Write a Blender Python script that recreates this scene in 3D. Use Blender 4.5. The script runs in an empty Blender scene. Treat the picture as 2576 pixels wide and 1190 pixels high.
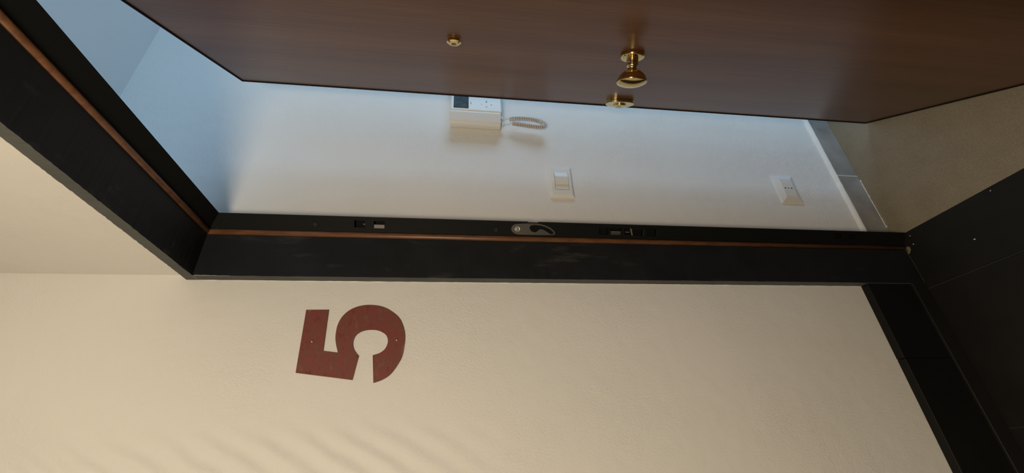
import bpy, bmesh, math, random
from mathutils import Matrix, Vector

sc = bpy.context.scene
col = sc.collection
random.seed(5)

# ------------------------------------------------------------------ camera
FOCAL_PX = 1063.32
R0 = (0.12725090, -0.04535677, -0.99083297)     # picture right in the world (the phone lay on its side)
R1 = (-0.49682423, -0.86751665, -0.02409445)    # picture down
R2 = (-0.85847125, 0.49533587, -0.13292662)     # view direction
CAM = (1.0766072, -0.4844058, 1.4683252)
cd = bpy.data.cameras.new('camera')
cam = bpy.data.objects.new('camera', cd)
col.objects.link(cam)
cd.sensor_fit = 'HORIZONTAL'
cd.sensor_width = 36.0
cd.lens = FOCAL_PX / 2576.0 * 36.0
cd.clip_start = 0.01
m = Matrix.Identity(4)
for i in range(3):
    m[i][0] = R0[i]
    m[i][1] = -R1[i]
    m[i][2] = -R2[i]
    m[i][3] = CAM[i]
cam.matrix_world = m
sc.camera = cam

# ------------------------------------------------------------------ light
sc.view_settings.view_transform = 'Standard'
sc.view_settings.look = 'None'
sc.view_settings.exposure = 0.0
sc.view_settings.gamma = 1.0
sc.view_settings.use_curve_mapping = False

SKY = (0.42, 0.68, 1.0)
SKY_STRENGTH = 15.8
w = bpy.data.worlds.new('sky')
sc.world = w
w.use_nodes = True
bg = w.node_tree.nodes['Background']
bg.inputs[0].default_value = (*SKY, 1)
bg.inputs[1].default_value = SKY_STRENGTH

LAMP_LOC = (1.60, -0.94, 1.92)
LAMP_POWER = 73.0
LAMP_COLOR = (1.0, 0.855, 0.645)
ld = bpy.data.lights.new('landing_lamp_light', 'POINT')
ld.energy = LAMP_POWER
ld.color = LAMP_COLOR
ld.shadow_soft_size = 0.26
lo = bpy.data.objects.new('landing_lamp_light', ld)
lo.location = LAMP_LOC
col.objects.link(lo)

WIN = (1.15, 2.75, 0.04, 2.08)       # x0 x1 z0 z1 of the entry room's window in the far wall
WALL_FAR = 4.2
pd = bpy.data.lights.new('window_portal', 'AREA')
pd.shape = 'RECTANGLE'
pd.size = WIN[1] - WIN[0]
pd.size_y = WIN[3] - WIN[2]
pd.cycles.is_portal = True
po = bpy.data.objects.new('window_portal', pd)
po.location = ((WIN[0] + WIN[1]) / 2, WALL_FAR + 0.14, (WIN[2] + WIN[3]) / 2)
po.rotation_euler = (-math.pi / 2, 0, 0)
col.objects.link(po)


# ------------------------------------------------------------------ materials
def new_mat(name):
    mt = bpy.data.materials.new(name)
    mt.use_nodes = True
    nt = mt.node_tree
    b = nt.nodes['Principled BSDF']
    return mt, nt, b


def plain(name, c, rough=0.5, metal=0.0, spec=0.5, coat=0.0):
    mt, nt, b = new_mat(name)
    b.inputs['Base Color'].default_value = (*c, 1)
    b.inputs['Roughness'].default_value = rough
    b.inputs['Metallic'].default_value = metal
    b.inputs['Specular IOR Level'].default_value = spec
    b.inputs['Coat Weight'].default_value = coat
    return mt


def N(nt, t, **kw):
    n = nt.nodes.new(t)
    for k, v in kw.items():
        setattr(n, k, v)
    return n


def mapped(nt, scale=(1, 1, 1), rot=(0, 0, 0), coord='Object'):
    tc = N(nt, 'ShaderNodeTexCoord')
    mp = N(nt, 'ShaderNodeMapping')
    mp.inputs['Scale'].default_value = scale
    mp.inputs['Rotation'].default_value = rot
    nt.links.new(tc.outputs[coord], mp.inputs['Vector'])
    return mp.outputs['Vector']


def noise(nt, vec, scale, detail=3, rough=0.5):
    n = N(nt, 'ShaderNodeTexNoise')
    n.inputs['Scale'].default_value = scale
    n.inputs['Detail'].default_value = detail
    n.inputs['Roughness'].default_value = rough
    nt.links.new(vec, n.inputs['Vector'])
    return n.outputs['Fac']


def ramp(nt, fac, stops):
    r = N(nt, 'ShaderNodeValToRGB')
    el = r.color_ramp.elements
    while len(el) < len(stops):
        el.new(0.5)
    for e, (p, c) in zip(el, stops):
        e.position = p
        e.color = (*c, 1) if len(c) == 3 else c
    nt.links.new(fac, r.inputs['Fac'])
    return r.outputs['Color']


def math_node(nt, op, a, b):
    n = N(nt, 'ShaderNodeMath', operation=op)
    for i, x in enumerate((a, b)):
        if isinstance(x, (int, float)):
            n.inputs[i].default_value = x
        else:
            nt.links.new(x, n.inputs[i])
    return n.outputs[0]


def add_bump(nt, b, h, strength, dist):
    bp = N(nt, 'ShaderNodeBump')
    bp.inputs['Strength'].default_value = strength
    bp.inputs['Distance'].default_value = dist
    nt.links.new(h, bp.inputs['Height'])
    nt.links.new(bp.outputs['Normal'], b.inputs['Normal'])


def plaster(name, c, fine=1.0, ripple=False):
    mt, nt, b = new_mat(name)
    b.inputs['Roughness'].default_value = 0.85
    b.inputs['Specular IOR Level'].default_value = 0.25
    v = mapped(nt)
    big = noise(nt, v, 2.2, 3)
    nt.links.new(ramp(nt, big, [(0.3, tuple(x * 0.965 for x in c)), (0.7, c)]), b.inputs['Base Color'])
    f1 = noise(nt, v, 190, 3, 0.6)
    f2 = noise(nt, v, 24, 2, 0.4)
    patch = noise(nt, v, 3.3, 2)
    pf = N(nt, 'ShaderNodeMapRange')
    pf.inputs[1].default_value = 0.42
    pf.inputs[2].default_value = 0.62
    pf.inputs[3].default_value = 0.25
    pf.inputs[4].default_value = 1.0
    nt.links.new(patch, pf.inputs[0])
    h = math_node(nt, 'MULTIPLY', f1, pf.outputs[0])
    h = math_node(nt, 'ADD', h, math_node(nt, 'MULTIPLY', f2, 1.1))
    if ripple:                       # trowel ripples on the upper left of the landing wall
        tc = N(nt, 'ShaderNodeTexCoord')
        mp = N(nt, 'ShaderNodeMapping')
        mp.inputs['Rotation'].default_value = (math.radians(121), 0, 0)
        nt.links.new(tc.outputs['Object'], mp.inputs['Vector'])
        wv = N(nt, 'ShaderNodeTexWave', bands_direction='Z')
        wv.inputs['Scale'].default_value = 6.6
        wv.inputs['Distortion'].default_value = 1.3
        wv.inputs['Detail'].default_value = 1.0
        wv.inputs['Detail Scale'].default_value = 1.4
        nt.links.new(mp.outputs['Vector'], wv.inputs['Vector'])
        sep = N(nt, 'ShaderNodeSeparateXYZ')
        nt.links.new(tc.outputs['Object'], sep.inputs[0])
        my = N(nt, 'ShaderNodeMapRange', interpolation_type='SMOOTHSTEP')
        my.inputs[1].default_value = -0.335
        my.inputs[2].default_value = -0.44
        nt.links.new(sep.outputs['Y'], my.inputs[0])
        mz = N(nt, 'ShaderNodeMapRange', interpolation_type='SMOOTHSTEP')
        mz.inputs[1].default_value = 1.25
        mz.inputs[2].default_value = 1.7
        nt.links.new(sep.outputs['Z'], mz.inputs[0])
        rp = math_node(nt, 'MULTIPLY', wv.outputs['Fac'], math_node(nt, 'MULTIPLY', my.outputs[0], mz.outputs[0]))
        h = math_node(nt, 'ADD', h, math_node(nt, 'MULTIPLY', rp, RIPPLE))
    add_bump(nt, b, h, 0.5 * fine, 0.0022)
    return mt


RIPPLE = 2.5
M_WALL = plaster('white_plaster', (0.80, 0.77, 0.72), 1.5, True)
M_WALL_IN = plaster('white_plaster_entry', (0.80, 0.78, 0.74), 1.7)
M_WALL_FAR = plaster('darkened_plaster', (0.17, 0.16, 0.15), 0.6)  # unseen landing walls and ceiling, colour darkened to cut bounce light
M_CEIL = plaster('ceiling_paint', (0.80, 0.79, 0.77), 0.3)


def slate(name, c, c2, rough, scr=True):
    mt, nt, b = new_mat(name)
    v = mapped(nt)
    base = ramp(nt, noise(nt, v, 9, 5, 0.6), [(0.3, c), (0.75, c2)])
    if scr:      # pale plaster smears and scratches running along the slab
        v2 = mapped(nt, (14, 14, 3.2))
        s = noise(nt, v2, 2.6, 5, 0.65)
        v3 = mapped(nt, (1, 1, 0.6))
        s2 = noise(nt, v3, 5, 2)
        mk = ramp(nt, math_node(nt, 'MULTIPLY', s, s2), [(0.30, (0, 0, 0)), (0.43, (0.7, 0.7, 0.7))])
        mx = N(nt, 'ShaderNodeMix', data_type='RGBA')
        nt.links.new(mk, mx.inputs['Factor'])
        nt.links.new(base, mx.inputs['A'])
        mx.inputs['B'].default_value = (0.055, 0.055, 0.05, 1)
        base = mx.outputs['Result']
    nt.links.new(base, b.inputs['Base Color'])
    b.inputs['Roughness'].default_value = rough
    b.inputs['Specular IOR Level'].default_value = 0.3
    add_bump(nt, b, noise(nt, v, 60, 4), 0.25, 0.001)
    return mt


M_SLATE = slate('black_slate', (0.0078, 0.0088, 0.0112), (0.0135, 0.0150, 0.0184), 0.62)
M_SLATE_EDGE = slate('sawn_slate_edge', (0.080, 0.083, 0.076), (0.118, 0.121, 0.112), 0.8, False)
M_SLATE_FLOOR = slate('slate_floor', (0.0088, 0.0080, 0.0072), (0.0145, 0.0130, 0.0115), 0.6, False)
M_SLATE_DARK = slate('slate_skirting', (0.0042, 0.0038, 0.0036), (0.007, 0.0064, 0.006), 0.6, False)
M_GROUT = plain('grey_grout', (0.06, 0.058, 0.052), 0.9)
M_STEEL = plain('black_painted_steel', (0.0082, 0.0085, 0.0080), 0.6, 0, 0.10)
M_PIT = plain('strike_pit_black', (0.003, 0.003, 0.003), 0.8, 0, 0.2)
M_ZINC = plain('zinc_plate', (0.085, 0.077, 0.07), 0.5, 0.6)
M_ZINC_BRIGHT = plain('bright_zinc', (0.45, 0.42, 0.36), 0.4, 0.8)
M_SEAL = None
mt, nt, b = new_mat('brown_rubber')
v = mapped(nt, (1, 1, 0.25))
nt.links.new(ramp(nt, noise(nt, v, 90, 4), [(0.3, (0.12, 0.05, 0.022)), (0.7, (0.21, 0.092, 0.042))]), b.inputs['Base Color'])
b.inputs['Roughness'].default_value = 0.38
M_SEAL = mt

mt, nt, b = new_mat('walnut_veneer')
v = mapped(nt, (34, 34, 1.1))
g1 = noise(nt, v, 3.0, 6, 0.6)
v2 = mapped(nt, (120, 120, 3.0))
g2 = noise(nt, v2, 3.0, 3, 0.6)
v3 = mapped(nt, (5, 5, 0.35))
g3 = noise(nt, v3, 2.2, 3, 0.5)
g = math_node(nt, 'ADD', math_node(nt, 'MULTIPLY', g1, 0.40),
              math_node(nt, 'ADD', math_node(nt, 'MULTIPLY', g2, 0.15), math_node(nt, 'MULTIPLY', g3, 0.45)))
nt.links.new(ramp(nt, g, [(0.36, (0.104, 0.045, 0.023)), (0.5, (0.138, 0.062, 0.031)), (0.64, (0.178, 0.084, 0.043))]), b.inputs['Base Color'])
b.inputs['Roughness'].default_value = 0.31
b.inputs['Specular IOR Level'].default_value = 0.30
add_bump(nt, b, g2, 0.08, 0.0006)
M_WOOD = mt

M_BRASS = plain('polished_brass', (0.76, 0.58, 0.26), 0.14, 1.0)
M_BRASS_PALE = plain('satin_brass', (0.78, 0.64, 0.34), 0.25, 1.0)
M_BLACK = plain('keyhole_black', (0.01, 0.01, 0.01), 0.5)
M_LENS = plain('spyhole_glass', (0.05, 0.07, 0.075), 0.05, 0, 0.9)
M_PLASTIC = plain('white_plastic', (0.80, 0.79, 0.75), 0.35)
M_PLASTIC_W = plain('ivory_plastic', (0.79, 0.775, 0.73), 0.4)
M_CORD = plain('cord_plastic', (0.66, 0.56, 0.485), 0.5)
M_GAP = plain('switch_gap', (0.26, 0.25, 0.235), 0.8)
M_ICON = plain('grey_print', (0.20, 0.24, 0.26), 0.7)
M_SKIRT = None
mt, nt, b = new_mat('grey_marble')
v = mapped(nt)
nt.links.new(ramp(nt, noise(nt, v, 9, 6, 0.6), [(0.3, (0.20, 0.195, 0.18)), (0.7, (0.36, 0.35, 0.33))]), b.inputs['Base Color'])
b.inputs['Roughness'].default_value = 0.35
M_SKIRT = mt
M_CAULK = plain('white_caulk', (0.82, 0.80, 0.75), 0.8)

mt, nt, b = new_mat('beige_stone_floor')
v = mapped(nt)
nt.links.new(ramp(nt, math_node(nt, 'ADD', math_node(nt, 'MULTIPLY', noise(nt, v, 210, 3, 0.6), 0.7), math_node(nt, 'MULTIPLY', noise(nt, v, 16, 3), 0.3)), [(0.3, (0.225, 0.185, 0.122)), (0.7, (0.335, 0.275, 0.19))]), b.inputs['Base Color'])
b.inputs['Roughness'].default_value = 0.32
M_FLOOR_IN = mt

mt, nt, b = new_mat('intercom_screen_glass')
v = mapped(nt)
nt.links.new(ramp(nt, noise(nt, v, 45, 4, 0.6), [(0.35, (0.035, 0.055, 0.065)), (0.68, (0.075, 0.11, 0.125))]), b.inputs['Base Color'])  # blotches put the reflections in the glass into its colour
b.inputs['Roughness'].default_value = 0.12
M_SCREEN = mt

mt, nt, b = new_mat('rusted_steel')
v = mapped(nt)
n1 = noise(nt, v, 28, 6, 0.7)
v2 = mapped(nt, (1, 1.0, 3.5))
n2 = noise(nt, v2, 22, 4, 0.7)
mixn = math_node(nt, 'ADD', math_node(nt, 'MULTIPLY', n1, 0.5), math_node(nt, 'MULTIPLY', n2, 0.5))
nt.links.new(ramp(nt, mixn, [(0.36, (0.135, 0.030, 0.024)), (0.47, (0.205, 0.050, 0.040)), (0.53, (0.160, 0.055, 0.038)), (0.60, (0.21, 0.070, 0.054)), (0.68, (0.28, 0.13, 0.105))]), b.inputs['Base Color'])
b.inputs['Roughness'].default_value = 0.6
b.inputs['Specular IOR Level'].default_value = 0.35
add_bump(nt, b, n1, 0.25, 0.0012)
M_RUST = mt
M_RUST_EDGE = plain('rust_edge', (0.06, 0.045, 0.018), 0.7)

mt, nt, b = new_mat('window_glass')
tr = N(nt, 'ShaderNodeBsdfTransparent')
gl = N(nt, 'ShaderNodeBsdfGlossy')
gl.inputs['Roughness'].default_value = 0.02
fr = N(nt, 'ShaderNodeFresnel')
mx = N(nt, 'ShaderNodeMixShader')
nt.links.new(fr.outputs[0], mx.inputs[0])
nt.links.new(tr.outputs[0], mx.inputs[1])
nt.links.new(gl.outputs[0], mx.inputs[2])
nt.links.new(mx.outputs[0], nt.nodes['Material Output'].inputs['Surface'])
M_GLASS = mt
M_FRAME = plain('white_window_frame', (0.8, 0.8, 0.78), 0.4)


# ------------------------------------------------------------------ builders
def link(name, bm, mats, parent=None, smooth=False):
    me = bpy.data.meshes.new(name)
    bmesh.ops.recalc_face_normals(bm, faces=bm.faces)
    bm.to_mesh(me)
    bm.free()
    for x in (mats if isinstance(mats, (list, tuple)) else [mats]):
        me.materials.append(x)
    if smooth:
        for p in me.polygons:
            p.use_smooth = True
    o = bpy.data.objects.new(name, me)
    col.objects.link(o)
    if parent:
        o.parent = parent
    return o


def add_box(bm, x0, x1, y0, y1, z0, z1, bevel=0.0, seg=1, mat=0):
    vs = [bm.verts.new((x, y, z)) for x in (x0, x1) for y in (y0, y1) for z in (z0, z1)]
    F = [(0, 1, 3, 2), (4, 6, 7, 5), (0, 4, 5, 1), (2, 3, 7, 6), (0, 2, 6, 4), (1, 5, 7, 3)]
    fs = [bm.faces.new([vs[i] for i in f]) for f in F]
    for f in fs:
        f.material_index = mat
    if bevel:
        es = list({e for f in fs for e in f.edges})
        bmesh.ops.recalc_face_normals(bm, faces=fs)
        bmesh.ops.bevel(bm, geom=es, offset=bevel, segments=seg, affect='EDGES', profile=0.5)
    return vs


def box(name, x0, x1, y0, y1, z0, z1, mats, parent=None, bevel=0.0, seg=1):
    bm = bmesh.new()
    add_box(bm, x0, x1, y0, y1, z0, z1, bevel, seg)
    return link(name, bm, mats, parent)


def empty(name, loc=(0, 0, 0), rz=0.0):
    o = bpy.data.objects.new(name, None)
    o.empty_display_size = 0.05
    o.location = loc
    o.rotation_euler = (0, 0, rz)
    col.objects.link(o)
    return o


def tag(o, label=None, cat=None, group=None, kind=None):
    if label:
        o['label'] = label
    if cat:
        o['category'] = cat
    if group:
        o['group'] = group
    if kind:
        o['kind'] = kind
    return o


def struct(o, label):
    return tag(o, label, None, None, 'structure')


def prism(bm, pts, to3d, h0, h1, mat=0, side_mat=None):
    """extrude a closed 2-D outline between heights h0 and h1; to3d(a, b, h) -> xyz"""
    lo_ = [bm.verts.new(to3d(a, b, h0)) for a, b in pts]
    hi_ = [bm.verts.new(to3d(a, b, h1)) for a, b in pts]
    f1 = bm.faces.new(lo_)
    f2 = bm.faces.new(hi_)
    f1.material_index = f2.material_index = mat
    n = len(pts)
    for i in range(n):
        f = bm.faces.new((lo_[i], lo_[(i + 1) % n], hi_[(i + 1) % n], hi_[i]))
        f.material_index = mat if side_mat is None else side_mat
    if len(pts) > 6:
        # concave outlines: let the scan-fill triangulate both ends
        for f in (f1, f2):
            es = list(f.edges)
            bm.faces.remove(f)
            r = bmesh.ops.triangle_fill(bm, edges=es, use_beauty=True)
            for g in r['geom']:
                if isinstance(g, bmesh.types.BMFace):
                    g.material_index = mat


def lathe(bm, profile, org, axis, seg=40, mat=0):
    """profile: (distance along the axis, radius)"""
    a = Vector(axis).normalized()
    u = a.orthogonal().normalized()
    v_ = a.cross(u)
    rings = []
    for h, r in profile:
        c = Vector(org) + a * h
        if r < 1e-6:
            rings.append([bm.verts.new(c)])
        else:
            rings.append([bm.verts.new(c + (u * math.cos(t) + v_ * math.sin(t)) * r) for t in [2 * math.pi * k / seg for k in range(seg)]])
    for A, B in zip(rings, rings[1:]):
        for k in range(seg):
            k2 = (k + 1) % seg
            if len(A) == 1 and len(B) == 1:
                continue
            if len(A) == 1:
                f = bm.faces.new((A[0], B[k], B[k2]))
            elif len(B) == 1:
                f = bm.faces.new((A[k], A[k2], B[0]))
            else:
                f = bm.faces.new((A[k], A[k2], B[k2], B[k]))
            f.material_index = mat


def tube(bm, pts, r, seg=8):
    P = [Vector(p) for p in pts]
    rings = []
    prev = None
    for i, p in enumerate(P):
        t = (P[min(i + 1, len(P) - 1)] - P[max(i - 1, 0)]).normalized()
        if prev is None:
            u = t.orthogonal().normalized()
        else:
            u = (prev - t * prev.dot(t)).normalized()
        prev = u
        v_ = t.cross(u)
        rings.append([bm.verts.new(p + (u * math.cos(a) + v_ * math.sin(a)) * r) for a in [2 * math.pi * k / seg for k in range(seg)]])
    for A, B in zip(rings, rings[1:]):
        for k in range(seg):
            bm.faces.new((A[k], A[(k + 1) % seg], B[(k + 1) % seg], B[k]))
    bm.faces.new(rings[0])
    bm.faces.new(rings[-1][::-1])


def catmull(pts, n=10, closed=False):
    P = [Vector(p) for p in pts]
    out = []
    m_ = len(P)
    rng = range(m_) if closed else range(m_ - 1)
    for i in rng:
        if closed:
            p0, p1, p2, p3 = P[(i - 1) % m_], P[i], P[(i + 1) % m_], P[(i + 2) % m_]
        else:
            p0, p1, p2, p3 = P[max(i - 1, 0)], P[i], P[i + 1], P[min(i + 2, m_ - 1)]
        for k in range(n):
            t = k / n
            out.append(0.5 * ((2 * p1) + (p2 - p0) * t + (2 * p0 - 5 * p1 + 4 * p2 - p3) * t * t + (3 * p1 - p0 - 3 * p2 + p3) * t ** 3))
    if not closed:
        out.append(P[-1])
    return out


# ------------------------------------------------------------------ room shell
XI = -0.005            # entry wall plane
ZLIN = 2.1395          # top of the slate lintel
ZC_IN = 2.526          # entry ceiling
ZC_OUT = 2.78          # landing ceiling
YB = 0.158             # entry side of the door wall
XR = 0.86              # right end of the door opening (out of the frame)
X_MAX = 3.2
Y_MIN = -2.6

struct(box('wall_left', -0.16, 0.0, Y_MIN, YB, -0.05, ZC_OUT, M_WALL), 'white plastered landing wall carrying the rusty number plate')
struct(box('wall_entry', -0.16, XI, YB, WALL_FAR, -0.05, ZC_OUT, M_WALL_IN), 'white entry wall inside the doorway with intercom, switch and socket')
bm = bmesh.new()
add_box(bm, 0.0, X_MAX, 0.0, YB, ZLIN, ZC_OUT)
add_box(bm, XR + 0.03, X_MAX, 0.0, YB, -0.05, ZLIN)
struct(link('wall_front', bm, M_WALL), 'white plaster wall above the dark door lintel')
struct(box('wall_landing_back', -0.16, X_MAX + 0.16, Y_MIN - 0.15, Y_MIN, -0.05, ZC_OUT, M_WALL_FAR), 'unseen landing wall behind the camera, darkened to cut bounce light')
struct(box('wall_landing_right', X_MAX, X_MAX + 0.16, Y_MIN, YB, -0.05, ZC_OUT, M_WALL_FAR), 'unseen landing wall on the right, darkened to cut bounce light')
struct(box('wall_entry_right', X_MAX, X_MAX + 0.16, YB, WALL_FAR, -0.05, ZC_OUT, M_WALL_IN), 'white entry wall behind the door leaf')
bm = bmesh.new()
x0, x1, z0, z1 = WIN
yw0, yw1 = WALL_FAR, WALL_FAR + 0.2
add_box(bm, -0.16, x0, yw0, yw1, -0.05, ZC_OUT)
add_box(bm, x1, X_MAX + 0.16, yw0, yw1, -0.05, ZC_OUT)
add_box(bm, x0, x1, yw0, yw1, -0.05, z0)
add_box(bm, x0, x1, yw0, yw1, z1, ZC_OUT)
struct(link('wall_entry_back', bm, M_WALL_IN), 'far entry wall with the window')
struct(box('ceiling_landing', -0.16, X_MAX + 0.16, Y_MIN - 0.15, YB, ZC_OUT, ZC_OUT + 0.1, M_WALL_FAR), 'unseen landing ceiling, darkened to cut bounce light')
struct(box('ceiling_entry', XI, X_MAX, YB, WALL_FAR, ZC_IN, ZC_OUT + 0.1, M_CEIL), 'white entry ceiling above the opened door')
struct(box('floor_entry', XI, X_MAX, YB, WALL_FAR, -0.05, -0.001, M_FLOOR_IN), 'speckled beige stone floor inside the doorway')

win = struct(empty('window_1', ((x0 + x1) / 2, WALL_FAR + 0.1, z0)), 'white framed window lighting the entry room')
hw, hz = (x1 - x0) / 2, z1 - z0
bm = bmesh.new()
for a, b_ in ((-hw, -hw + 0.05), (hw - 0.05, hw), (-0.035, 0.035)):
    add_box(bm, a, b_, -0.03, 0.03, 0, hz)
for a, b_ in ((0, 0.05), (hz - 0.05, hz)):
    add_box(bm, -hw, hw, -0.028, 0.028, a, b_)
link('window_frame', bm, M_FRAME, win)
for a, b_ in ((-hw + 0.05, -0.035), (0.035, hw - 0.05)):
    box('pane', a, b_, -0.004, 0.004, 0.05, hz - 0.05, M_GLASS, win)

# landing floor: black slate tiles on a bed of grout
YT = -0.0285           # front edge of the threshold
fl = struct(empty('floor', (0, 0, 0)), 'black slate tiled landing floor')
box('grout_bed', -0.16, X_MAX, Y_MIN, YT - 0.0001, -0.06, -0.0045, M_GROUT, fl)
tile = None
tx, ty = 0.60, 0.40
nx, ny = 6, 7
for i in range(nx):
    for j in range(ny):
        ax0 = i * tx
        ax1 = min(ax0 + tx - 0.002, X_MAX)
        ay1 = YT - 0.003 - j * ty
        ay0 = max(ay1 - ty + 0.002, Y_MIN)
        if ax1 - ax0 < 0.02 or ay1 - ay0 < 0.02:
            continue
        box('tile', ax0, ax1, ay0, ay1, -0.02, -0.001 + random.uniform(-0.0006, 0.0006), M_SLATE_FLOOR, fl, 0.0008)

# slate skirting of the landing wall: tall slabs over a low plinth
sk = struct(empty('baseboard_left', (0, -0.3, 0)), 'tall black slate skirting below the numbered wall')
for a, b_ in ((-0.241, -0.0135), (-0.8405, -0.2422), (-1.44, -0.8415), (-2.04, -1.441), (Y_MIN, -2.041)):
    bm = bmesh.new()
    dz = random.uniform(-0.0012, 0.0012)
    add_box(bm, 0.0, 0.024, a + 0.3, b_ + 0.3, 0.0515, 0.2052 + dz, 0.0012)
    link('slab', bm, M_SLATE_DARK, sk)
for a, b_ in ((-0.62, -0.0135), (-1.24, -0.621), (-1.86, -1.241), (Y_MIN, -1.861)):
    bm = bmesh.new()
    add_box(bm, 0.0, 0.0295, a + 0.3, b_ + 0.3, 0.0, 0.0505, 0.0015)
    link('plinth', bm, M_SLATE_FLOOR, sk)

# marble skirting of the entry wall: two lengths with a white joint between, a bead of white caulk on top
sk2 = struct(empty('baseboard_entry', (XI, 0.425, 0)), 'grey marble skirting on the entry wall inside the doorway')
SKT, SKH = 0.013, 0.083
for a, b_ in ((YB - 0.425, -0.0012), (0.0012, 0.9), (0.9025, 1.8), (1.8025, 2.7), (2.7025, WALL_FAR - 0.425)):
    bm = bmesh.new()
    add_box(bm, 0.0, SKT, a, b_, -0.001, SKH, 0.0012)
    link('skirting_piece', bm, M_SKIRT, sk2)
box('joint_filler', 0.0, SKT + 0.0002, -0.0012, 0.0012, 0.0, SKH, M_CAULK, sk2)
bm = bmesh.new()
ys = [YB - 0.425 + 0.02 * k for k in range(int((WALL_FAR - YB) / 0.02))]
rows = []
for y in ys:
    k = random.uniform(-0.0010, 0.0010)
    rows.append([bm.verts.new((0.0, y, SKH)), bm.verts.new((SKT - 0.0015 + k * 0.5, y, SKH)), bm.verts.new((SKT - 0.004, y, SKH + 0.005 + k)), bm.verts.new((0.0, y, SKH + 0.0095 + k))])
for A, B in zip(rows, rows[1:]):
    for k in range(4):
        bm.faces.new((A[k], A[(k + 1) % 4], B[(k + 1) % 4], B[k]))
bm.faces.new(rows[0])
bm.faces.new(rows[-1])
link('caulk_bead', bm, M_CAULK, sk2)

bm = bmesh.new()
rc = random.Random(2)
for k in range(26):
    y = YB - 0.425 + 0.045 + 0.0078 * k
    add_box(bm, SKT - 0.0005, SKT + max(0.0006, rc.gauss(0.0016, 0.0006)), y, y + 0.0078, -0.001, 0.0012)
link('floor_joint', bm, M_CAULK, sk2)

# ------------------------------------------------------------------ slate door surround
T, PR = 0.0272, -0.0125          # slab thickness, front plane
ZJ = 2.1130                      # underside of the lintel
D1 = 0.105                       # depth where the steel frame starts
ts = struct(empty('trim_1', (0.0, 0.0, 0.0)), 'black slate surround of the doorway with sawn grey edges')


def slab(name, x0, x1, y0, y1, z0, z1, front=True, seed=0):
    bm = bmesh.new()
    add_box(bm, x0, x1, y0, y1, z0, z1)
    # nibbled front edge: cut the long edges into pieces and jog them by fractions of a millimetre
    rnd = random.Random(seed)
    axis = 2 if (z1 - z0) > (x1 - x0) else 0
    es = [e for e in bm.edges if abs((e.verts[0].co - e.verts[1].co)[axis]) > 0.5]
    bmesh.ops.subdivide_edges(bm, edges=es, cuts=150, use_grid_fill=True)
    for v in bm.verts:
        if abs(v.co.y - y0) < 1e-5 and v.co[axis] > (z0 if axis == 2 else x0) + 0.02 and v.co[axis] < (z1 if axis == 2 else x1) - 0.004:
            if axis == 2 and abs(v.co.x - x0) < 1e-5:
                continue
            v.co.y += abs(rnd.gauss(0, 0.00035))
            if axis == 0 and abs(v.co.z - z1) < 1e-5:
                v.co.z -= abs(rnd.gauss(0, 0.0004))
            elif axis == 2:
                v.co.x -= abs(rnd.gauss(0, 0.00035))
            else:
                v.co.z += abs(rnd.gauss(0, 0.00035))
    bmesh.ops.recalc_face_normals(bm, faces=bm.faces)
    for f in bm.faces:
        f.material_index = 1 if (front and f.normal.y < -0.8) else 0
    return link(name, bm, [M_SLATE, M_SLATE_EDGE], ts)


slab('jamb_slab', 0.0, T, PR, D1, 0.0, ZJ - 0.0004, seed=3)
slab('lintel_slab', 0.0, XR + 0.03, PR, D1, ZJ, ZLIN, seed=4)
slab('jamb_slab', XR + 0.003, XR + 0.03, PR, D1, 0.0, ZJ - 0.0004, seed=8)
bm = bmesh.new()
add_box(bm, 0.0, XR + 0.03, YT, YB - 0.0005, -0.03, 0.0, 0.0006)
link('threshold_slab', bm, M_SLATE_FLOOR, ts)
# plaster left in the joint between jamb and threshold, and smeared on the upper corner
bm = bmesh.new()
for k in range(18):
    y = PR + 0.001 + k * (D1 - PR - 0.004) / 17
    r = random.uniform(0.0006, 0.0013) * (1.0 if k < 15 else 3.0)
    add_box(bm, T - 0.0002, T + r, y, y + 0.007, 0.0, r * 0.8)
link('joint_grout', bm, M_GROUT, ts)
bm = bmesh.new()
rc = random.Random(7)
for k in range(26):
    z = ZJ - 0.004 - 0.0032 * k
    g_ = max(0.0003, (1.4 - 0.045 * k) * 0.0011 + rc.gauss(0, 0.0003))
    add_box(bm, T - 0.0006, T + 0.0003, PR - 0.0002, PR + g_, z - 0.0033, z)
for k in range(5):
    add_box(bm, 0.002 + 0.005 * k, 0.0072 + 0.005 * k, PR - 0.0003, PR + 0.001, ZJ - 0.0006, ZJ + 0.0004)
link('plaster_smear', bm, plain('dusty_plaster', (0.34, 0.33, 0.30), 0.9), ts)
bm = bmesh.new()
for x, y, r in ((0.0345, 0.1085, 0.006), (0.0360, 0.1020, 0.005), (0.0315, 0.0960, 0.0042), (0.0390, 0.1070, 0.0036)):
    bmesh.ops.create_icosphere(bm, subdivisions=2, radius=r, matrix=Matrix.Translation((x, y, 0.0002)) @ Matrix.Diagonal((1, 1.2, 0.6, 1)))
link('plaster_blob', bm, plain('yellowed_plaster', (0.20, 0.17, 0.10), 0.9), ts)
bm = bmesh.new()
zz = [0.206 + 0.0127 * k for k in range(151)]
rows = []
rc = random.Random(11)
for z in zz:
    a_ = max(0.0003, 0.0008 + rc.gauss(0, 0.0004))
    rows.append([bm.verts.new((0.0002, PR, z)), bm.verts.new((0.0002, PR - a_ * 1.6, z)), bm.verts.new((a_, PR - 0.0001, z))])
for A, B in zip(rows, rows[1:]):
    for k in range(3):
        bm.faces.new((A[k], A[(k + 1) % 3], B[(k + 1) % 3], B[k]))
link('plaster_bead', bm, M_CAULK, ts)
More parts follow.
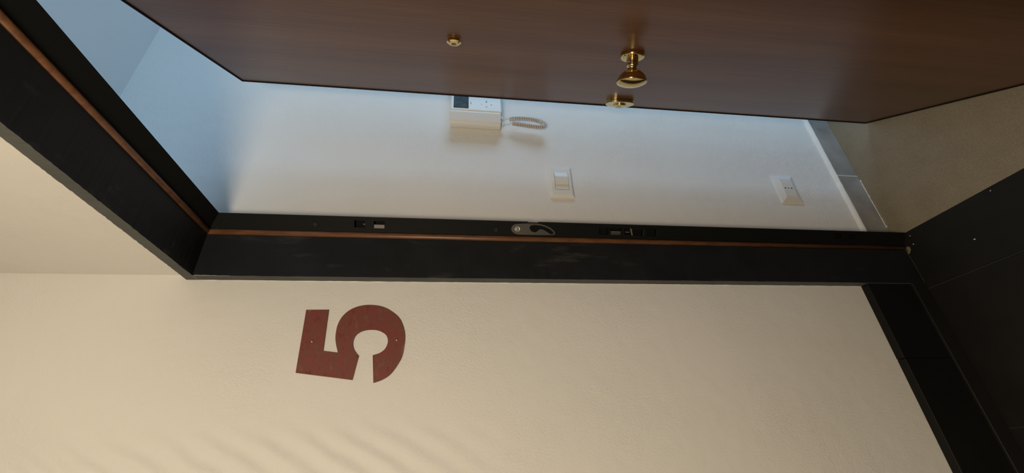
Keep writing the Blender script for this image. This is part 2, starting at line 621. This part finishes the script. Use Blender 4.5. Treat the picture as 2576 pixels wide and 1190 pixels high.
# crumbs of plaster lying on the sill and landing floor
for x, y, s in ((0.0605, 0.1405, 0.0018), (0.057, 0.112, 0.0022), (0.302, 0.1465, 0.0019), (0.206, 0.046, 0.0026)):
    bm = bmesh.new()
    bmesh.ops.create_icosphere(bm, subdivisions=1, radius=s, matrix=Matrix.Translation((x, y, s * 0.5)) @ Matrix.Diagonal((1, 0.8, 0.6, 1)))
    link('crumb', bm, M_CAULK, ts)

# ------------------------------------------------------------------ steel door frame
G = Vector((0.0300, 0.1220))
V = Vector((0.0521, 0.1579))
SL = (V - G).length
sd = (V - G) / SL
sn = Vector((sd.y, -sd.x))         # towards the opening and the landing
ZV = 2.1000                        # clear height at the back edge
tf = struct(empty('trim_2', (0.0, 0.13, 0.0)), 'black steel door frame with brown rubber gasket and strike holes')
OFF = Vector((0.0, -0.13, 0.0))


def S3(s, z, h=0.0):
    """point on the splayed strip of the left jamb: s across, z up, h proud of it"""
    p = G + sd * s + sn * h
    return Vector((p.x, p.y, z)) + OFF


def lintel_z(x):
    return 2 * 0 + ZJ - (x - T)


HOLES = [  # s0 s1 z0 z1
    (0.0125, 0.0318, 1.7154, 1.7442), (0.0115, 0.0316, 1.6628, 1.6924),
    (0.0105, 0.0302, 1.0170, 1.0455), (0.0099, 0.0306, 0.9780, 1.0100), (0.0112, 0.0308, 0.9480, 0.9672),
    (0.0100, 0.0272, 0.9085, 0.9375), (0.0089, 0.0305, 0.8652, 0.8956),
    (0.0162, 0.0330, 0.2344, 0.2626), (0.0158, 0.0330, 0.1831, 0.2098),
    (0.0400, SL, 1.2310, 1.2606)]
Z_TOPF = lambda s: ZJ - ((G + sd * s).x - T)
sc_s = sorted({0.0, SL, *[h[0] for h in HOLES], *[h[1] for h in HOLES]})
sc_z = sorted({0.0, *[h[2] for h in HOLES], *[h[3] for h in HOLES]}) + [None]
bm = bmesh.new()
cache = {}


def cv(i, j, lay):
    k = (i, j, lay)
    if k not in cache:
        s = sc_s[i]
        z = sc_z[j] if sc_z[j] is not None else Z_TOPF(s)
        cache[k] = bm.verts.new(S3(s, z, 0.0 if lay == 0 else -0.0018))
    return cache[k]


nS, nZ = len(sc_s) - 1, len(sc_z) - 1


def solid(i, j):
    if i < 0 or j < 0 or i >= nS or j >= nZ:
        return False
    cs = (sc_s[i] + sc_s[i + 1]) / 2
    cz = (sc_z[j] + (sc_z[j + 1] if sc_z[j + 1] is not None else 2.1)) / 2
    return not any(h[0] < cs < h[1] and h[2] < cz < h[3] for h in HOLES)


for i in range(nS):
    for j in range(nZ):
        if not solid(i, j):
            continue
        for lay in (0, 1):
            bm.faces.new((cv(i, j, lay), cv(i + 1, j, lay), cv(i + 1, j + 1, lay), cv(i, j + 1, lay)))
        for (di, dj, a, b_) in ((-1, 0, (i, j), (i, j + 1)), (1, 0, (i + 1, j), (i + 1, j + 1)), (0, -1, (i, j), (i + 1, j)), (0, 1, (i, j + 1), (i + 1, j + 1))):
            if not solid(i + di, j + dj):
                bm.faces.new((cv(*a, 0), cv(*b_, 0), cv(*b_, 1), cv(*a, 1)))
link('strike_strip', bm, M_STEEL, tf)
# dark pockets behind the holes
for (s0, s1, z0, z1) in HOLES[:-1]:
    bm = bmesh.new()
    d = -0.016
    vv = {}
    for s in (s0 - 0.0006, s1 + 0.0006):
        for z in (z0 - 0.0006, z1 + 0.0006):
            for h in (-0.0019, d):
                vv[(s > s0 + 0.002, z > z0 + 0.002, h == d)] = bm.verts.new(S3(s, z, h))
    bm.faces.new([vv[k] for k in ((0, 0, 1), (1, 0, 1), (1, 1, 1), (0, 1, 1))])
    for a, b_ in (((0, 0), (1, 0)), ((1, 0), (1, 1)), ((1, 1), (0, 1)), ((0, 1), (0, 0))):
        bm.faces.new((vv[(*a, 0)], vv[(*b_, 0)], vv[(*b_, 1)], vv[(*a, 1)]))
    link('strike_pocket', bm, M_PIT, tf)


def strip_prism(name, pts, h0, h1, mat, parent=tf, bev=0.0):
    bm = bmesh.new()
    prism(bm, pts, lambda a, b_, h: S3(a, b_, h), h0, h1)
    return link(name, bm, mat, parent)


def rect(s0, s1, z0, z1):
    return [(s0, z0), (s1, z0), (s1, z1), (s0, z1)]


# bits of bare metal in the pockets
tag(strip_prism('bolt_guide', rect(0.0112, 0.0215, 1.664, 1.6918), -0.006, -0.0015, M_ZINC), 'grey metal bolt guide in the hole')
tag(strip_prism('bolt_guide', rect(0.0102, 0.0200, 0.9790, 1.0088), -0.006, -0.0012, M_ZINC), 'grey metal bolt guide in the hole')
strip_prism('bolt_guide_lip', rect(0.0185, 0.0202, 0.9790, 1.0088), -0.0014, 0.0004, M_ZINC_BRIGHT)
strip_prism('bolt_guide_lip', rect(0.0185, 0.0202, 0.9505, 0.9640), -0.0034, -0.0005, M_ZINC_BRIGHT)
tag(strip_prism('latch_tongue', [(0.0100, 0.9418), (0.0100, 0.9450), (0.0302, 0.9502), (0.0302, 0.9465)], -0.003, 0.0022, M_ZINC_BRIGHT), 'bright metal tongue between two strike holes')
strip_prism('bolt_guide_lip', rect(0.0115, 0.0265, 0.9066, 0.9084), -0.001, 0.0006, plain('dull_zinc', (0.06, 0.058, 0.052), 0.5, 0.5))
strip_prism('bolt_guide_lip', rect(0.0100, 0.0300, 0.8630, 0.8650), -0.001, 0.0005, plain('dull_zinc_dark', (0.035, 0.034, 0.032), 0.5, 0.5))
strip_prism('bolt_guide_lip', rect(0.0205, 0.0230, 1.7156, 1.7200), -0.003, 0.0003, M_ZINC)

# round holes set as black discs, their shade put into the colour
for s, z, r in ((0.0172, 1.8450, 0.0088), (0.0156, 1.3555, 0.0100)):
    bm = bmesh.new()
    c = S3(s, z, 0)
    ax = Vector((sn.x, sn.y, 0))
    lathe(bm, [(-0.0005, r), (0.0005, r), (0.0006, r * 0.78), (0.0002, r * 0.74), (0.0001, r * 0.4), (0.0003, 0.0)], c, ax, 24)
    link('hole_disc', bm, plain('hole_black', (0.005, 0.005, 0.005), 0.6, 0, 0.25), tf, True)

# zinc lever plate with its round hole running into a curved slot
lever = [(0.0186, 1.3091), (0.0258, 1.3075), (0.0313, 1.3023), (0.0339, 1.2951), (0.0358, 1.2753), (0.0368, 1.2572), (0.0373, 1.2391), (0.0366, 1.2281), (0.0329, 1.2115), (0.0274, 1.1975), (0.0209, 1.1872), (0.0139, 1.1805), (0.0085, 1.1800), (0.0056, 1.1849), (0.0045, 1.2014), (0.0040, 1.2381), (0.0040, 1.2654), (0.0044, 1.2880), (0.0062, 1.2971), (0.0110, 1.3055)]
slot = [(0.0236, 1.2559), (0.0290, 1.2543), (0.0318, 1.2489), (0.0330, 1.2389), (0.0323, 1.2316), (0.0308, 1.2206), (0.0267, 1.2067), (0.0207, 1.1946), (0.0137, 1.1860), (0.0092, 1.1854), (0.0073, 1.1905), (0.0094, 1.1970), (0.0150, 1.2063), (0.0201, 1.2166), (0.0205, 1.2258), (0.0171, 1.2302), (0.0124, 1.2365), (0.0122, 1.2438), (0.0156, 1.2512)]


def smooth2(pts, n=4):
    return [(p.x, p.y) for p in catmull([(a, b_, 0) for a, b_ in pts], n, True)]


def plate_with_hole(name, outer, inner, h0, h1, mat, parent):
    """flat plate with a hole through it: top and bottom triangulated between two outlines, walls all round"""
    bm = bmesh.new()
    for h in (h0, h1):
        loops = []
        for pts in (outer, inner):
            vs = [bm.verts.new(S3(a, b_, h)) for a, b_ in pts]
            loops.append([bm.edges.new((vs[i], vs[(i + 1) % len(vs)])) for i in range(len(vs))])
        bmesh.ops.triangle_fill(bm, edges=loops[0] + loops[1], use_beauty=True, normal=(sn.x, sn.y, 0))
    for pts in (outer, inner):
        lo_ = [bm.verts.new(S3(a, b_, h0)) for a, b_ in pts]
        hi_ = [bm.verts.new(S3(a, b_, h1)) for a, b_ in pts]
        for i in range(len(pts)):
            j = (i + 1) % len(pts)
            bm.faces.new((lo_[i], lo_[j], hi_[j], hi_[i]))
    bmesh.ops.remove_doubles(bm, verts=bm.verts, dist=1e-6)
    return link(name, bm, mat, parent)


lv = plate_with_hole('lever_plate', smooth2(lever), smooth2(slot), 0.0008, 0.0032, M_ZINC, tf)
tag(lv, 'grey zinc lever plate with round hole and curved slot')
strip_prism('lever_pit', smooth2(slot), 0.0002, 0.0005, M_PIT)
bm = bmesh.new()
lathe(bm, [(0.0030, 0.0082), (0.0046, 0.0080), (0.0052, 0.0070), (0.0036, 0.0062), (0.0034, 0.0040), (0.0062, 0.0034), (0.0066, 0.0)], S3(0.0200, 1.2916), Vector((sn.x, sn.y, 0)), 24)
link('lever_screw', bm, M_ZINC_BRIGHT, lv, True)

# folded body of the frame behind the strip, left jamb and head
bm = bmesh.new()
prof = [(0.0002, D1 + 0.0004), (0.0272, D1 + 0.0004), (0.0300 - 0.0012, 0.1205), (0.0008, 0.1205)]
lo_ = [bm.verts.new(Vector((a, b_, 0.0)) + OFF) for a, b_ in prof]
hi_ = [bm.verts.new(Vector((a, b_, ZJ - (a - T) - 0.0)) + OFF) for a, b_ in prof]
bm.faces.new(lo_)
bm.faces.new(hi_)
for i in range(4):
    bm.faces.new((lo_[i], lo_[(i + 1) % 4], hi_[(i + 1) % 4], hi_[i]))
add_box(bm, 0.0005, 0.009, 0.1206 - 0.13, YB - 0.13 - 0.001, 0.0, 2.10)
link('frame_jamb', bm, M_STEEL, tf)
box('frame_jamb', XR - 0.006, XR + 0.0026, D1 + 0.0006 - 0.13, 0.126 - 0.13, 0.0, 2.098, M_STEEL, tf)


def head_pt(s, x, h=0.0):
    p = G + sd * s + sn * h            # same section turned into the head: x of the jamb becomes a drop below the lintel
    return Vector((x, p.y, ZJ - (p.x - T))) + OFF


bm = bmesh.new()
xe = XR + 0.003
for (s0, s1, h0, h1) in ((0.0, SL, 0.0, -0.0018),):
    q0 = [head_pt(s0, (G + sd * s0).x, h0), head_pt(s1, (G + sd * s1).x, h0), head_pt(s1, (G + sd * s1).x, h1), head_pt(s0, (G + sd * s0).x, h1)]
    q1 = [head_pt(s0, xe, h0), head_pt(s1, xe, h0), head_pt(s1, xe, h1), head_pt(s0, xe, h1)]
    a = [bm.verts.new(p) for p in q0]
    b_ = [bm.verts.new(p) for p in q1]
    bm.faces.new(a)
    bm.faces.new(b_)
    for i in range(4):
        bm.faces.new((a[i], a[(i + 1) % 4], b_[(i + 1) % 4], b_[i]))
add_box(bm, 0.0, xe, D1 + 0.0004 - 0.13, 0.1205 - 0.13, ZJ - 0.0012, ZLIN)
add_box(bm, 0.0, xe, 0.1206 - 0.13, YB - 0.13 - 0.001, ZJ + 0.008, ZLIN)
link('frame_head', bm, M_STEEL, tf)
bm = bmesh.new()
c = head_pt(0.021, 0.139 - 0.0) + Vector((0, 0, 0))
lathe(bm, [(-0.0004, 0.0085), (0.0006, 0.0085), (0.0007, 0.0)], c, Vector((0, sn.y, -sn.x)), 18)
link('hole_disc', bm, M_PIT, tf)  # black disc standing in for the dark hole in the head

# brown rubber gasket, jamb and head, with a small nose that catches the lamp
sec = [(0.0262, 0.1052), (0.0300, 0.1058), (0.0338, 0.1085), (0.0352, 0.1120), (0.0346, 0.1152), (0.0322, 0.1188), (0.0296, 0.1216), (0.0270, 0.1200)]
bm = bmesh.new()
lo_ = [bm.verts.new(Vector((a, b_, 0.0)) + OFF) for a, b_ in sec]
hi_ = [bm.verts.new(Vector((a, b_, ZJ - (a - T))) + OFF) for a, b_ in sec]
bm.faces.new(lo_)
bm.faces.new(hi_)
for i in range(len(sec)):
    j = (i + 1) % len(sec)
    bm.faces.new((lo_[i], lo_[j], hi_[j], hi_[i]))
link('gasket', bm, M_SEAL, tf, True)
bm = bmesh.new()
lo_ = [bm.verts.new(Vector((a, b_, ZJ - (a - T))) + OFF) for a, b_ in sec]
hi_ = [bm.verts.new(Vector((xe, b_, ZJ - (a - T))) + OFF) for a, b_ in sec]
bm.faces.new(lo_)
bm.faces.new(hi_)
for i in range(len(sec)):
    j = (i + 1) % len(sec)
    bm.faces.new((lo_[i], lo_[j], hi_[j], hi_[i]))
link('gasket', bm, M_SEAL, tf, True)

# ------------------------------------------------------------------ door leaf
PHI = 0.5495319
LEAF_W = 0.845
U = Vector((math.cos(PHI), -math.sin(PHI), 0))
EDGE = Vector((0.129761, 0.572015, 0.0))
HINGE = EDGE + U * LEAF_W
dr = struct(empty('door_1', HINGE, -PHI), 'brown walnut veneered door leaf standing ajar into the entry')
ZB, ZT = 0.0079, 2.1036
bm = bmesh.new()
add_box(bm, -LEAF_W + 0.0025, 0.0, 0.0012, 0.0600, ZB, ZT, 0.0008)
link('leaf_core', bm, M_STEEL, dr)
bm = bmesh.new()
add_box(bm, -LEAF_W + 0.0045, -0.0035, 0.0, 0.004, ZB + 0.0035, ZT - 0.0035, 0.0006, 1)
tag(link('veneer_panel', bm, M_WOOD, dr), 'brown walnut veneer face with long grain')
# thin black edging standing a few millimetres proud of the veneer, free edge, head and foot
for q_ in ((-LEAF_W - 0.0008, -LEAF_W + 0.0032, ZB - 0.0006, ZT + 0.0006), (-LEAF_W + 0.0032, 0.0, ZT - 0.0034, ZT + 0.0006), (-LEAF_W + 0.0032, 0.0, ZB - 0.0006, ZB + 0.0034)):
    bm = bmesh.new()
    add_box(bm, q_[0] + 0.0025 * (q_[0] < -LEAF_W), q_[1] + 0.0015, -0.0030, 0.0500, q_[2], q_[3], 0.0006)
    link('edge_trim', bm, M_STEEL, dr)
bm = bmesh.new()
add_box(bm, -LEAF_W + 0.0075, -0.0075, 0.0585, 0.0650, ZB + 0.006, ZT - 0.006, 0.0015)
link('inner_panel', bm, M_WOOD, dr)
for z in (0.25, 1.05, 1.85):
    bm = bmesh.new()
    lathe(bm, [(0, 0.0), (0, 0.009), (0.12, 0.009), (0.12, 0.0)], (0.006, 0.066, z), (0, 0, 1), 16)
    link('hinge', bm, M_STEEL, dr)

OUT = (0, -1, 0)


def ux(u):
    return u - LEAF_W


# knob
ku, kz = 0.4095, 1.0698
bm = bmesh.new()
lathe(bm, [(-0.001, 0.0), (-0.001, 0.0268), (0.0065, 0.0272), (0.0092, 0.0266), (0.0100, 0.0245), (0.0104, 0.0170), (0.0105, 0.0)], (ux(ku), 0, kz), OUT, 48)
kr = tag(link('knob', bm, M_BRASS, dr, True), 'polished brass pull knob on a round rose')
bm = bmesh.new()
lathe(bm, [(0.0100, 0.0), (0.0100, 0.0140), (0.0130, 0.0136), (0.0215, 0.0134), (0.0225, 0.0130), (0.0240, 0.0130), (0.0252, 0.0134), (0.0278, 0.0134), (0.0300, 0.0124), (0.0320, 0.0110), (0.0342, 0.0105),
           (0.0365, 0.0112), (0.0385, 0.0135), (0.0405, 0.0172), (0.0430, 0.0215), (0.0465, 0.0255), (0.0505, 0.0288), (0.0550, 0.0315), (0.0600, 0.0334), (0.0632, 0.0343), (0.0652, 0.0346), (0.0664, 0.0342),
           (0.0676, 0.0325), (0.0698, 0.0280), (0.0722, 0.0215), (0.0740, 0.0140), (0.0750, 0.0070), (0.0753, 0.0)], (ux(ku), 0, kz), OUT, 64)
link('knob_grip', bm, M_BRASS, kr, True)

# spyhole
bm = bmesh.new()
lathe(bm, [(-0.001, 0.0), (-0.001, 0.0132), (0.0030, 0.0140), (0.0052, 0.0160), (0.0066, 0.0162), (0.0096, 0.0120), (0.0098, 0.0064), (0.0088, 0.0058), (0.0088, 0.0)], (ux(0.405), 0, 1.4815), OUT, 40)
pe = tag(link('peephole', bm, M_BRASS, dr), 'small brass peephole ring with glass lens')
bm = bmesh.new()
lathe(bm, [(0.0082, 0.0057), (0.0092, 0.0045), (0.0098, 0.0020), (0.0099, 0.0)], (ux(0.405), 0, 1.4815), OUT, 24)
link('lens', bm, M_LENS, pe, True)

# keyhole escutcheon: two stacked rounded plates, a cylinder boss and the key slot
eu, ez = 0.058, 0.9595


def stadium(hu, hz_, n=14):
    r = hu
    out = []
    for k in range(n + 1):
        t = math.pi * k / n
        out.append((r * math.cos(t), (hz_ - r) + r * math.sin(t)))
    for k in range(n + 1):
        t = math.pi + math.pi * k / n
        out.append((r * math.cos(t), -(hz_ - r) + r * math.sin(t)))
    return out


def leaf_prism(name, pts, h0, h1, mat, parent, cu, cz, bev=0.0):
    bm = bmesh.new()
    prism(bm, pts, lambda a, b_, h: Vector((ux(cu) + a, -h, cz + b_)), h0, h1)
    if bev:
        bmesh.ops.dissolve_limit(bm, angle_limit=0.01, verts=bm.verts, edges=bm.edges)
        es = [e for e in bm.edges if all(abs(v.co.y + h1) < 1e-6 for v in e.verts)]
        bmesh.ops.bevel(bm, geom=es, offset=bev, segments=2, affect='EDGES', profile=0.5)
    return link(name, bm, mat, parent)


es_ = leaf_prism('escutcheon', stadium(0.030, 0.0455), -0.0008, 0.0050, M_BRASS, dr, eu, ez, 0.0010)
tag(es_, 'brass keyhole escutcheon beside the leaf edge')
leaf_prism('cover_plate', stadium(0.0295, 0.0448), 0.0060, 0.0120, M_BRASS_PALE, es_, eu, ez, 0.0012)
leaf_prism('spacer', stadium(0.0280, 0.0430), 0.0049, 0.0061, M_BLACK, es_, eu, ez)
bm = bmesh.new()
lathe(bm, [(0.0115, 0.0), (0.0115, 0.0205), (0.0160, 0.0198), (0.0170, 0.0175), (0.0171, 0.0)], (ux(eu - 0.006), 0, ez - 0.002), OUT, 36)
link('cylinder_boss', bm, M_BRASS, es_, True)
leaf_prism('key_slot', [(-0.0016, -0.0065), (0.0016, -0.0065), (0.0016, 0.0065), (-0.0016, 0.0065)], 0.0168, 0.0174, M_BLACK, es_, eu - 0.008, ez)

# ------------------------------------------------------------------ house number
FIVE = [(-0.0934, 1.8365), (-0.0929, 1.7823), (-0.1975, 1.7784), (-0.2025, 1.7437)]
OUTER = [(-0.2025, 1.7437), (-0.1733, 1.7534), (-0.1516, 1.7559), (-0.1293, 1.754), (-0.109, 1.7455), (-0.0928, 1.7298), (-0.0827, 1.7075), (-0.08, 1.6787), (-0.0856, 1.6487), (-0.0997, 1.6233), (-0.1172, 1.6044), (-0.1413, 1.5927), (-0.1637, 1.5877), (-0.1879, 1.5879), (-0.2136, 1.5911), (-0.2365, 1.6016), (-0.2557, 1.6151), (-0.2674, 1.6321), (-0.2744, 1.6523)]
INNER = [(-0.2093, 1.6613), (-0.2044, 1.6458), (-0.1949, 1.6344), (-0.1831, 1.6293), (-0.1711, 1.629), (-0.159, 1.6348), (-0.1511, 1.6452), (-0.1466, 1.6573), (-0.1452, 1.6701), (-0.1464, 1.6847), (-0.1512, 1.6977), (-0.1596, 1.7071), (-0.1715, 1.7112), (-0.1823, 1.7112), (-0.1941, 1.7072), (-0.2043, 1.7001), (-0.2107, 1.6938)]
TAIL = [(-0.2666, 1.7012), (-0.2477, 1.8314)]


def sm(pts, n=6):
    return [(p.x, p.y) for p in catmull([(a, b_, 0) for a, b_ in pts], n)]


outline = FIVE[:3] + sm(OUTER) + sm(INNER) + TAIL
nb = empty('house_number', (0.0, -0.175, 1.588))
tag(nb, 'rusty red-brown metal number 5 screwed to the cream landing wall', 'number sign')
bm = bmesh.new()
prism(bm, outline, lambda a, b_, h: Vector((h, a + 0.175, b_ - 1.588)), 0.0009, 0.0036, 0, 1)
tag(link('number_plate', bm, [M_RUST, M_RUST_EDGE], nb), 'rusted steel plate cut as the number 5')
for y, z in ((-0.1748, 1.8075), (-0.1727, 1.607)):
    bm = bmesh.new()
    lathe(bm, [(0.0, 0.0), (0.0, 0.0026), (0.0055, 0.0030), (0.0068, 0.0020), (0.0072, 0.0)], (0.0, y + 0.175, z - 1.588), (1, 0, 0), 16)
    link('screw', bm, plain('steel_screw', (0.62, 0.58, 0.5), 0.3, 0.9), nb, True)

# ------------------------------------------------------------------ video intercom
ic = empty('video_intercom', (XI, 0.56, 1.315))
tag(ic, 'white wall video intercom with dark screen and handset, half hidden by door edge', 'intercom')


def I(x0, x1, y0, y1, z0, z1, name, mat, parent=None, bev=0.0, seg=2):
    return box(name, x0, x1, y0 - 0.56, y1 - 0.56, z0 - 1.315, z1 - 1.315, mat, parent or ic, bev, seg)


I(0.0, 0.016, 0.566, 0.800, 1.319, 1.4930, 'back_plate', M_PLASTIC, None, 0.003)
bd = I(0.014, 0.050, 0.5985, 0.800, 1.3215, 1.4945, 'body', M_PLASTIC, None, 0.0035)
I(0.048, 0.0508, 0.6070, 0.690, 1.4340, 1.4848, 'screen', M_SCREEN, bd, 0.0006, 1)
I(0.0495, 0.0506, 0.6290, 0.6380, 1.4255, 1.4280, 'indicator', M_ICON, bd)
# printed key symbols: bulb, arrow, triangle and receiver
icons = [[(0.6440, 1.3765), (0.6480, 1.3735), (0.6440, 1.3705), (0.6400, 1.3728), (0.6400, 1.3742)],
         [(0.6330, 1.3915), (0.6290, 1.3915), (0.6310, 1.3880)],
         [(0.6305, 1.3600), (0.6325, 1.3560), (0.6305, 1.3530), (0.6285, 1.3560)],
         [(0.6190, 1.3765), (0.6215, 1.3745), (0.6215, 1.3725), (0.6190, 1.3700), (0.6180, 1.3715), (0.6190, 1.3733), (0.6180, 1.3750)]]
for pts in icons:
    bm = bmesh.new()
    prism(bm, pts, lambda a, b_, h: Vector((h, a - 0.56, b_ - 1.315)), 0.0495, 0.0503)
    link('key_symbol', bm, M_ICON, bd)
# handset along the left side: a bar whose front slopes back to the left
bm = bmesh.new()
hs = [(0.012, 0.554), (0.028, 0.5515), (0.0360, 0.5530), (0.0400, 0.5580), (0.0485, 0.5905), (0.0490, 0.5950), (0.0470, 0.5975), (0.012, 0.5975)]
prism(bm, hs, lambda a, b_, h: Vector((a, b_ - 0.56, h - 1.315)), 1.3245, 1.4960)
bmesh.ops.dissolve_limit(bm, angle_limit=0.01, verts=bm.verts, edges=bm.edges)
bmesh.ops.recalc_face_normals(bm, faces=bm.faces)
bmesh.ops.bevel(bm, geom=[e for e in bm.edges], offset=0.0015, segments=2, affect='EDGES', profile=0.5)
hd = link('handset', bm, M_PLASTIC, ic)
bm = bmesh.new()
add_box(bm, 0.018, 0.030, 0.5545 - 0.56, 0.5560 - 0.56, 1.345 - 1.315, 1.470 - 1.315)
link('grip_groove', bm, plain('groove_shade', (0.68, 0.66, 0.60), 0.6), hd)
bm = bmesh.new()
add_box(bm, 0.020, 0.034, 0.585 - 0.56, 0.5965 - 0.56, 1.3150 - 1.315, 1.3255 - 1.315, 0.0015)
add_box(bm, 0.012, 0.024, 0.568 - 0.56, 0.578 - 0.56, 1.3120 - 1.315, 1.3215 - 1.315, 0.0015)
link('cord_socket', bm, M_PLASTIC_W, ic)

# coiled cord: straight lead, coil down, round the bend and back up, straight lead
path = [(0.028, 0.5905, 1.2930), (0.029, 0.5945, 1.2700), (0.030, 0.5950, 1.2400), (0.030, 0.5930, 1.2100), (0.030, 0.5870, 1.1870), (0.030, 0.5770, 1.1740), (0.030, 0.5670, 1.1730), (0.030, 0.5600, 1.1840),
        (0.029, 0.5620, 1.2100), (0.028, 0.5670, 1.2400), (0.026, 0.5735, 1.2700), (0.024, 0.5770, 1.2840)]
dense = catmull(path, 60)
length = [0.0]
for a, b_ in zip(dense, dense[1:]):
    length.append(length[-1] + (b_ - a).length)
PITCH = 0.0062
NT = int(length[-1] / PITCH)
pts = []
ref = Vector((1, 0, 0))
idx = 0
for k in range(NT * 12 + 1):
    t = k / 12 * PITCH
    while idx < len(dense) - 2 and length[idx + 1] < t:
        idx += 1
    f = (t - length[idx]) / max(1e-9, length[idx + 1] - length[idx])
    p = dense[idx].lerp(dense[idx + 1], min(1, f))
    tg = (dense[idx + 1] - dense[idx]).normalized()
    e1 = (ref - tg * ref.dot(tg)).normalized()
    e2 = tg.cross(e1)
    a = 2 * math.pi * k / 12
    pts.append(p + (e1 * math.cos(a) + e2 * math.sin(a)) * 0.0062)
sh = Vector((0, -0.56, -1.315))
bm = bmesh.new()
tube(bm, [p + sh for p in pts], 0.0021, 6)
cd_ = tag(link('coiled_cord', bm, M_CORD, ic, True), 'beige coiled handset cord hanging in a loop')
bm = bmesh.new()
tube(bm, [Vector(p) + sh for p in catmull([(0.027, 0.590, 1.3200), (0.0275, 0.591, 1.308), tuple(pts[0])], 6)], 0.0017, 8)
tube(bm, [Vector(p) + sh for p in catmull([(0.018, 0.573, 1.3170), (0.019, 0.574, 1.302), tuple(pts[-1])], 6)], 0.0017, 8)
link('cord_lead', bm, M_PLASTIC_W, cd_, True)

# ------------------------------------------------------------------ light switch
def bevelled_plate(bm, y0, y1, z0, z1, h, inset):
    """wall plate whose four sides slope to a smaller front; local x = off the wall"""
    a = [bm.verts.new((0.0, y, z)) for y, z in ((y0, z0), (y1, z0), (y1, z1), (y0, z1))]
    e = 0.35 * h
    b_ = [bm.verts.new((e, y, z)) for y, z in ((y0, z0), (y1, z0), (y1, z1), (y0, z1))]
    i = inset
    c = [bm.verts.new((h, y, z)) for y, z in ((y0 + i, z0 + i), (y1 - i, z0 + i), (y1 - i, z1 - i), (y0 + i, z1 - i))]
    bm.faces.new(a)
    bm.faces.new(c)
    for A, B in ((a, b_), (b_, c)):
        for k in range(4):
            bm.faces.new((A[k], A[(k + 1) % 4], B[(k + 1) % 4], B[k]))


sw = empty('light_switch', (XI, 0.3465, 1.130))
tag(sw, 'ivory rocker light switch on the entry wall below the intercom', 'light switch')
bm = bmesh.new()
bevelled_plate(bm, -0.0595, 0.0595, -0.0395, 0.0395, 0.0095, 0.0070)
link('cover_plate', bm, M_PLASTIC_W, sw)
bm = bmesh.new()
add_box(bm, 0.0090, 0.0098, -0.0335, 0.0345, -0.0228, 0.0228)
link('rocker_gap', bm, M_GAP, sw)
bm = bmesh.new()
prism(bm, [(-0.0328, 0.009), (-0.0328, 0.0103), (-0.0100, 0.0105), (-0.0085, 0.0160), (0.0140, 0.0170), (0.0338, 0.0108), (0.0338, 0.009)],
      lambda a, b_, h: Vector((b_, a, h)), -0.0215, 0.0217)
link('rocker', bm, M_PLASTIC_W, sw)

# ------------------------------------------------------------------ wall socket
so = empty('power_socket', (XI, 0.3585, 0.307))
tag(so, 'small ivory three-pin wall socket low on the entry wall above the skirting', 'socket')
bm = bmesh.new()
bevelled_plate(bm, -0.0590, 0.0590, -0.0405, 0.0405, 0.0095, 0.0185)
link('cover_plate', bm, M_PLASTIC_W, so)
bm = bmesh.new()
add_box(bm, 0.0090, 0.0102, -0.0345, 0.0335, -0.0215, 0.0215, 0.0004)
link('outlet_module', bm, M_PLASTIC_W, so)
for z, r in ((0.0122, 0.0028), (0.0, 0.0022), (-0.0122, 0.0028)):
    bm = bmesh.new()
    lathe(bm, [(0.0101, 0.0), (0.0101, r), (0.01035, r), (0.01035, 0.0)], (0.0, 0.0, z), (1, 0, 0), 14)
    link('pin_hole', bm, M_BLACK, so)
